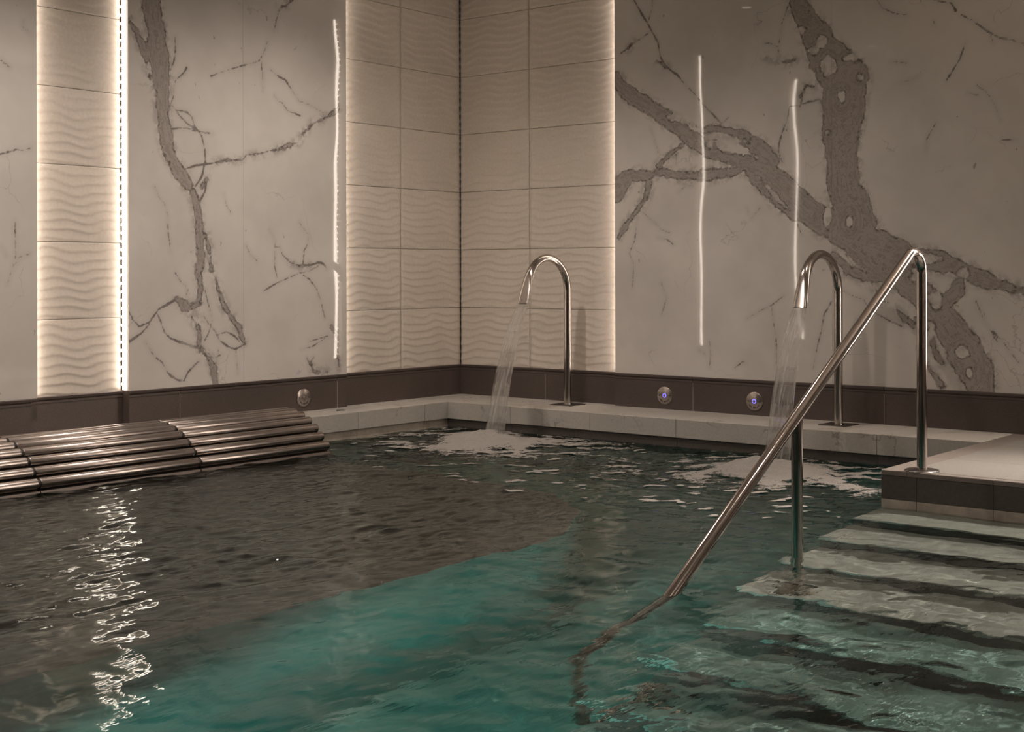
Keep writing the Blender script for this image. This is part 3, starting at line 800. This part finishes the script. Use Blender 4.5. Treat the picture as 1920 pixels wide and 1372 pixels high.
# ------------------------------------------------------------------ steel tube lounger
lou = empty('tube_lounger', (0, 0, 0)); tag(lou, 'reclining bench of parallel steel tubes over the left coping', 'lounger')
prof = [(0.365, 0.212), (0.429, 0.210), (0.492, 0.196), (0.549, 0.170), (0.602, 0.134), (0.648, 0.092), (0.691, 0.046)]
TR = 0.0262
prof = [(x, z - 0.004) for x, z in prof]
ends = [-1.912, -2.800, -3.697, -4.594, -5.49]
for x, z in prof:
    for a, b in zip(ends[:-1], ends[1:]):
        L = (a - 0.005) - (b + 0.005)
        MB().lathe([(0.0001, 0), (TR - 0.004, 0), (TR - 0.001, 0.001), (TR, 0.005), (TR, L - 0.005), (TR - 0.001, L - 0.001), (TR - 0.004, L), (0.0001, L)], axis='y', seg=28).build('tube', M_TUBE, lou, (x, b + 0.005, z))
    for a in ends[1:-1]:
        MB().lathe([(TR - 0.004, -0.006), (TR - 0.004, 0.006)], axis='y', seg=20).build('collar', M_DARK, lou, (x, a, z))
# curved tray under the tubes and the lip that dips into the water
tray = []
for (x, z) in [(0.27, 0.18)] + [(x - 0.02, z - 0.022) for x, z in prof[1:]] + [(0.715, 0.010), (0.745, -0.045), (0.76, -0.13)]:
    tray.append((x, z))
for a, b in zip(ends[:-1], ends[1:]):
    v = []; n = len(tray)
    for yy in (b + 0.003, a - 0.003 + (0.0 if a != ends[0] else 0.0)):
        v += [(x, yy, z) for x, z in tray] + [(x - 0.006, yy, z - 0.006) for x, z in tray]
    f = []
    for i in range(n - 1):
        f += [(i, i + 1, 2 * n + i + 1, 2 * n + i), (n + i, 3 * n + i, 3 * n + i + 1, n + i + 1)]
        f += [(i, n + i, n + i + 1, i + 1), (2 * n + i, 2 * n + i + 1, 3 * n + i + 1, 3 * n + i)]
    f += [(0, 2 * n, 3 * n, n), (n - 1, 2 * n - 1, 4 * n - 1, 3 * n - 1)]
    MB().add(v, f).build('tray', M_TRAY, lou)
# support foot under the tray, standing on the shelf
for yy in (-2.02, -2.9, -3.8, -4.7):
    MB().box((0.345, yy - 0.02, -0.15), (0.66, yy + 0.02, 0.05)).build('bracket', M_PLATE, lou)

# ------------------------------------------------------------------ swan neck fountains
def make_fountain():
    t = empty('swan_neck_fountain')
    r = 0.0236; pts = [(0, 0, 0.004)]
    for z in np.linspace(0.1, 0.66, 8): pts.append((0, 0, z))
    zc_, R_ = 0.722, 0.208
    A = np.radians(np.linspace(0, 158, 30))
    for a in A: pts.append((0, -R_ + R_ * math.cos(a), zc_ + R_ * math.sin(a)))
    last = Vector(pts[-1]); dirn = Vector((0, -math.sin(A[-1]), math.cos(A[-1])))
    for k in range(1, 9): pts.append(tuple(last + dirn * 0.0205 * k + Vector((0, 0.00035 * k * k * 0.4, 0))))
    n = len(pts)
    def shape(i, _):
        k = max(0, i - (n - 16)) / 15.0
        k = k * k * (3 - 2 * k)
        return (r + (0.041 - r) * k, r + (0.0075 - r) * k)
    mb = MB().sweep(pts, r, 28, 0, False, shape)
    mb.build('pipe', M_STEEL, t)
    # dark slot in the mouth
    e = Vector(pts[-1])
    MB().sweep([tuple(e - dirn * 0.004), tuple(e - dirn * 0.001)], r, 28, 0, True, lambda i, q: (0.038, 0.005)).build('mouth', M_DARK, t)
    MB().box((-0.083, -0.083, 0.0), (0.083, 0.083, 0.004), bev=0.0012).build('base_plate', M_PLATE, t)
    MB().lathe([(r, 0.004), (r + 0.004, 0.004), (r + 0.004, 0.007), (r, 0.008)]).build('collar', M_STEEL, t)
    return t, e
fo, mouth = make_fountain()
fo.location = (1.07, -0.19, Z_C)
tag(fo, 'polished swan-neck fountain beside the corner tiles, pouring into the pool', 'fountain', 'swan-neck fountains on the back coping')
fo2 = copy_tree(fo); fo2.location = (2.94, -0.225, Z_C)
tag(fo2, 'polished swan-neck fountain behind the handrail, pouring into the pool', 'fountain', 'swan-neck fountains on the back coping')

# falling sheets of water
s = NT('falling water')
v = s.coord((55, 6, 1.6))
nb = s.bump(s.noise(1.0, 4, 0.6, v), 0.35, 0.01)
g = s.n('ShaderNodeBsdfGlass'); g.inputs['IOR'].default_value = 1.333; g.inputs['Roughness'].default_value = 0.04; s.set(g.inputs['Normal'], nb)
dfu = s.n('ShaderNodeBsdfTranslucent'); dfu.inputs[0].default_value = (0.8, 0.78, 0.74, 1)
dff = s.n('ShaderNodeBsdfDiffuse'); dff.inputs[0].default_value = (0.8, 0.78, 0.74, 1)
tr = s.n('ShaderNodeBsdfTransparent')
mm = s.n('ShaderNodeMixShader'); mm.inputs[0].default_value = 0.5; s.set(mm.inputs[1], dfu.outputs[0]); s.set(mm.inputs[2], dff.outputs[0])
fr = s.ramp(s.noise(1.0, 5, 0.7, s.coord((70, 4, 2.2))), 0.42, 0.75, 0.02, 0.4)
m2 = s.n('ShaderNodeMixShader'); m2.inputs[0].default_value = 0.55; s.set(m2.inputs[1], g.outputs[0]); s.set(m2.inputs[2], tr.outputs[0])
m1 = s.n('ShaderNodeMixShader'); s.set(m1.inputs[0], fr); s.set(m1.inputs[1], m2.outputs[0]); s.set(m1.inputs[2], mm.outputs[0])
s.t.links.new(m1.outputs[0], s.out.inputs[0])
M_FALL = s.m
def water_sheet(fx, fy, tx, ty, label):
    x0, y0, z0 = fx, fy + mouth.y - 0.003, Z_C + mouth.z - 0.006
    ns, nw = 60, 24; vf, vb = [], []
    for i in range(ns + 1):
        t = i / ns
        # start along the mouth direction, then a falling parabola
        z = z0 * (1 - (0.45 * t + 0.55 * t * t)) + 0.002
        yy = y0 + (ty - y0) * t; xx = x0 + (tx - x0) * t
        half = 0.038 + 0.030 * t ** 0.8
        for j in range(nw + 1):
            u = -1 + 2 * j / nw
            th = 0.0022 + 0.004 * abs(u) ** 6 + 0.0006 * math.sin(9 * u + 7 * t)
            rip = 0.003 * t * math.sin(5 * u + 9 * t) + 0.0012 * math.sin(17 * u + 3 * t)
            wob = 0.003 * t * math.sin(14 * t + 2)
            vf.append((xx + u * half + wob, yy + rip - th, z)); vb.append((xx + u * half + wob, yy + rip + th, z))
    W = nw + 1; N = len(vf); f = []
    for i in range(ns):
        for j in range(nw):
            a = i * W + j
            f.append((a, a + W, a + W + 1, a + 1)); f.append((N + a, N + a + 1, N + a + W + 1, N + a + W))
        a = i * W; f.append((a, N + a, N + a + W, a + W)); a = i * W + nw; f.append((a, a + W, N + a + W, N + a))
    f.append(tuple([j for j in range(W)] + [N + j for j in range(W - 1, -1, -1)]))
    o = mesh_obj('water_jet', vf + vb, f, M_FALL, smooth=True)
    tag(o, label, 'water jet')
    return o
water_sheet(1.07, -0.19, 1.15, -1.03, 'clear sheet of water falling from the fountain near the corner')
water_sheet(2.94, -0.225, 3.00, -1.06, 'clear sheet of water falling from the fountain behind the handrail')

# ------------------------------------------------------------------ foam
s = NT('foam')
a = s.n('ShaderNodeAttribute', attribute_name='foam')
v = s.coord()
vor = s.n('ShaderNodeTexVoronoi'); vor.inputs['Scale'].default_value = 110; s.set(vor.inputs['Vector'], v)
f_ = s.math('ADD', a.outputs['Fac'], s.math('ADD', s.math('MULTIPLY', s.math('SUBTRACT', s.noise(45, 4, 0.65, v), 0.5), 1.3), s.math('MULTIPLY', vor.outputs[0], -0.35)))
al = s.ramp(f_, 0.0, 0.34, 0, 0.92)
nb = s.bump(vor.outputs[0], 0.8, 0.004)
df = s.n('ShaderNodeBsdfPrincipled'); df.inputs['Base Color'].default_value = (0.34, 0.32, 0.295, 1); df.inputs['Roughness'].default_value = 0.45
s.set(df.inputs['Normal'], nb)
tr = s.n('ShaderNodeBsdfTransparent'); mx = s.n('ShaderNodeMixShader'); s.set(mx.inputs[0], al); s.set(mx.inputs[1], tr.outputs[0]); s.set(mx.inputs[2], df.outputs[0])
s.t.links.new(mx.outputs[0], s.out.inputs[0])
M_FOAM = s.m
def value_noise(X, Y, sx, sy, seed, octs=4, ang=0.0):
    rs = np.random.RandomState(seed); out = np.zeros_like(X); amp = 1.0; tot = 0
    c, n_ = math.cos(ang), math.sin(ang); x0 = X * c + Y * n_; y0 = -X * n_ + Y * c
    for o in range(octs):
        G = rs.rand(256, 256); x = x0 / sx * 2 ** o + 37.3; y = y0 / sy * 2 ** o + 91.7
        xi = np.floor(x).astype(int); yi = np.floor(y).astype(int); fx = x - xi; fy = y - yi
        fx = fx * fx * (3 - 2 * fx); fy = fy * fy * (3 - 2 * fy)
        g_ = lambda i, j: G[(xi + i) % 256, (yi + j) % 256]
        out += amp * ((g_(0, 0) * (1 - fx) + g_(1, 0) * fx) * (1 - fy) + (g_(0, 1) * (1 - fx) + g_(1, 1) * fx) * fy)
        tot += amp; amp *= 0.55
    return out / tot
def foam_patch(x0, x1, y0, y1, cx, cy, rx, ry, seed, label):
    st = 0.011
    X, Y = np.meshgrid(np.arange(x0, x1, st), np.arange(y0, y1, st))
    wx = value_noise(X, Y, 0.5, 0.5, seed + 5, 3) - 0.5; wy = value_noise(X, Y, 0.5, 0.5, seed + 6, 3) - 0.5
    n = value_noise(X + 0.35 * wx, Y + 0.35 * wy, 0.30, 0.20, seed, 5, YAW)
    ridge = 1 - np.abs(n - 0.5) * 6.5
    r = np.sqrt(((X - cx) / rx) ** 2 + ((Y - cy) / ry) ** 2)
    f = ridge * 0.75 + 0.52 - r * 0.95
    bits = value_noise(X, Y, 0.10, 0.055, seed + 9, 3, YAW)
    f = np.maximum(f, (bits - 0.68) * 6.5 - 0.12 * np.maximum(0, r - 1.2))
    core = np.exp(-((X - cx) ** 2 + (Y - cy) ** 2) / 0.085)
    f = np.maximum(f, core * 1.8 - 0.3)
    f = np.where((X < 0.86) & (Y < -1.84), -1.0, f)
    f = np.clip(f, -1, 1)
    z = water_h(X, Y) + 0.0025 + 0.004 * np.clip(f, 0, 1)
    # churned mound where the sheet lands
    d2 = ((X - cx + 0.03) / 0.20) ** 2 + ((Y - cy) / 0.15) ** 2
    z += 0.075 * np.exp(-d2) * (0.75 + 0.6 * (value_noise(X, Y, 0.06, 0.06, seed + 3, 3) - 0.5)) + 0.02 * np.exp(-d2 / 4) * (value_noise(X, Y, 0.12, 0.12, seed + 4, 2))
    P = np.stack([X, Y, z], -1).reshape(-1, 3); F = f.ravel()
    ny, nx = X.shape; idx = np.arange(nx * ny).reshape(ny, nx)
    q = np.stack([idx[:-1, :-1], idx[:-1, 1:], idx[1:, 1:], idx[1:, :-1]], -1).reshape(-1, 4)
    keep = (F[q].max(1) > -0.28)
    q = q[keep]; used = np.unique(q); mp = np.full(len(P), -1); mp[used] = np.arange(len(used))
    me = bpy.data.meshes.new('foam'); me.from_pydata(P[used].tolist(), [], mp[q].tolist())
    me.polygons.foreach_set('use_smooth', [True] * len(q))
    at = me.attributes.new('foam', 'FLOAT', 'POINT'); at.data.foreach_set('value', F[used].astype(np.float32))
    me.materials.append(M_FOAM); me.update()
    o = link(bpy.data.objects.new('foam', me)); tag(o, label, 'foam', kind='stuff')
foam_patch(0.36, 2.02, -2.35, YB - 0.03, 1.13, -1.03, 0.95, 0.62, 21, 'white foam drifting around the splash near the corner')
foam_patch(2.021, 3.82, -2.35, YB - 0.03, 3.00, -1.08, 0.95, 0.60, 44, 'white foam drifting around the splash behind the handrail')

# ------------------------------------------------------------------ handrail
RX = 3.985; rr = 0.0212
rail = empty('handrail', (RX, -1.63, Z_C)); tag(rail, 'steel handrail slanting from the platform down into the water', 'handrail')
def fillet(pts, rad, n=10):
    out = [Vector(pts[0])]
    for i in range(1, len(pts) - 1):
        p, a, b = Vector(pts[i]), Vector(pts[i - 1]), Vector(pts[i + 1]); r_ = rad[i - 1]
        u, w_ = (a - p).normalized(), (b - p).normalized(); ang = u.angle(w_); d = r_ / math.tan(ang / 2)
        c = p + (u + w_).normalized() * (r_ / math.sin(ang / 2)); s0 = p + u * d; s1 = p + w_ * d
        v0, v1 = s0 - c, s1 - c; tot = v0.angle(v1)
        for k in range(n + 1):
            t = k / n; out.append(c + (v0 * math.sin((1 - t) * tot) + v1 * math.sin(t * tot)) / math.sin(tot))
    out.append(Vector(pts[-1])); return out
def loc(y, z): return (0, y + 1.63, z - Z_C)
SL = 0.585
path = [loc(-1.63, Z_C + 0.004), loc(-1.63, 1.135), loc(-4.06, 1.135 - SL * 2.43), loc(-4.06, -0.83), loc(-3.62, -0.83), loc(-3.62, -0.985)]
fp = fillet(path, [0.085, 0.09, 0.08, 0.06])
dense = []
for a_, b_ in zip(fp[:-1], fp[1:]):
    k = max(1, int((b_ - a_).length / 0.12))
    for j in range(k): dense.append(a_.lerp(b_, j / k))
dense.append(fp[-1])
MB().sweep(dense, rr, 24).build('rail_bar', M_RAIL, rail)
zr = 1.135 - SL * (2.75 - 1.63)
MB().sweep([loc(-2.75, -0.508), loc(-2.75, 0.0), loc(-2.75, zr - 0.012)], rr * 0.95, 24).build('post', M_RAIL, rail)
for yy, zz in ((-1.63, Z_C), (-2.75, -0.51), (-3.62, -0.99)):
    y_, z_ = yy + 1.63, zz - Z_C
    MB().lathe([(rr, 0.010), (rr + 0.006, 0.007), (0.066, 0.006), (0.071, 0.003), (0.072, 0.0), (rr, 0.0)], seg=40).build('base_flange', M_PLATE if zz > 0 else M_STEEL, rail, (0, y_, z_))

# ------------------------------------------------------------------ push buttons
def letters(text, radius, height, centre_deg, span_deg):
    """engraved letters on an arc, built in the x-z plane facing -y; returns (verts, faces)"""
    V, Fs = [], []
    n = len(text)
    for i, ch in enumerate(text):
        if ch == ' ': continue
        cu = bpy.data.curves.new('letter', 'FONT'); cu.body = ch; cu.size = height; cu.align_x = 'CENTER'; cu.align_y = 'CENTER'
        cu.extrude = 0.0003; cu.resolution_u = 2
        o = bpy.data.objects.new('letter', cu); COL.objects.link(o)
        dg = bpy.context.evaluated_depsgraph_get(); me_ = bpy.data.meshes.new_from_object(o.evaluated_get(dg))
        # read left to right along the bottom of the arc
        ang = math.radians(-90 + centre_deg + (i / (n - 1) - 0.5) * span_deg)
        rot = ang + math.pi / 2
        b = len(V)
        for q_ in me_.vertices:
            x, y_ = q_.co.x, q_.co.y
            V.append((radius * math.cos(ang) + x * math.cos(rot) - y_ * math.sin(rot), -0.0002 + q_.co.z * -1,
                      radius * math.sin(ang) + x * math.sin(rot) + y_ * math.cos(rot)))
        Fs += [tuple(b + k for k in p.vertices) for p in me_.polygons]
        bpy.data.objects.remove(o); bpy.data.curves.remove(cu); bpy.data.meshes.remove(me_)
    return V, Fs
def make_button(blue):
    t = empty('push_button'); r = 0.055
    MB().lathe([(0.0001, 0.0), (r - 0.003, 0.0), (r, 0.0016), (r, 0.006)], axis='y', seg=48).build('face_plate', M_DISC, t, (0, -0.006, 0))
    for sx in (-1, 1):
        MB().lathe([(0.0001, 0.0), (0.0035, 0.0)], axis='y', seg=12).build('screw_hole', M_INK, t, (sx * 0.037, -0.0064, 0.0))
    MB().lathe([(0.0001, -0.003), (0.0085, -0.003), (0.0095, -0.002), (0.0095, 0.0)], axis='y', seg=28).build('button_cap', M_DISC, t, (0, -0.0064, 0))
    MB().lathe([(0.0095, -0.001), (0.0132, -0.001), (0.0132, 0.0), (0.0095, 0.0)], axis='y', seg=28).build('ring', M_BLUE if blue else M_PLATE, t, (0, -0.0064, 0))
    V, Fs = letters('NECK MASSAGE', 0.039, 0.0105, 0, 104)
    MB().add(V, Fs).build('lettering', M_INK, t, (0, -0.0063, 0))
    return t
b1 = make_button(True); b1.location = (1.716, -PR - 0.002, 0.243)
tag(b1, 'round steel button with blue light, nearer the corner', 'button', 'lit massage buttons on the back band')
b2 = copy_tree(b1); b2.location = (2.334, -PR - 0.002, 0.242)
tag(b2, 'round steel button with blue light, beside the right water jet', 'button', 'lit massage buttons on the back band')
b3 = make_button(False); b3.location = (PR + 0.002, -1.516, 0.243); b3.rotation_euler = (0, 0, math.radians(90))
tag(b3, 'unlit round steel button above the tube lounger', 'button')

# underwater lamps; the left and right ones are added for teal fill
for i, (x, y, z, rz) in enumerate([(4.6, POOL_Y, -0.55, 0), (3.45, POOL_Y, -0.7, 0), (6.2, POOL_Y, -0.45, 0)]):
    t = empty('pool_light', (x, y, z)); t.rotation_euler = (0, 0, math.radians(rz))
    MB().lathe([(0.10, 0.0), (0.12, 0.006), (0.13, 0.0)], axis='y').build('rim', M_STEEL, t)
    MB().lathe([(0.0001, 0.004), (0.10, 0.003)], axis='y').build('lens', M_PLATE, t)
    tag(t, 'round underwater lamp in the near pool wall outside the view, ' + ('middle one', 'left one, added to lift the far water', 'right one, added to tint the lower steps')[i], 'light')
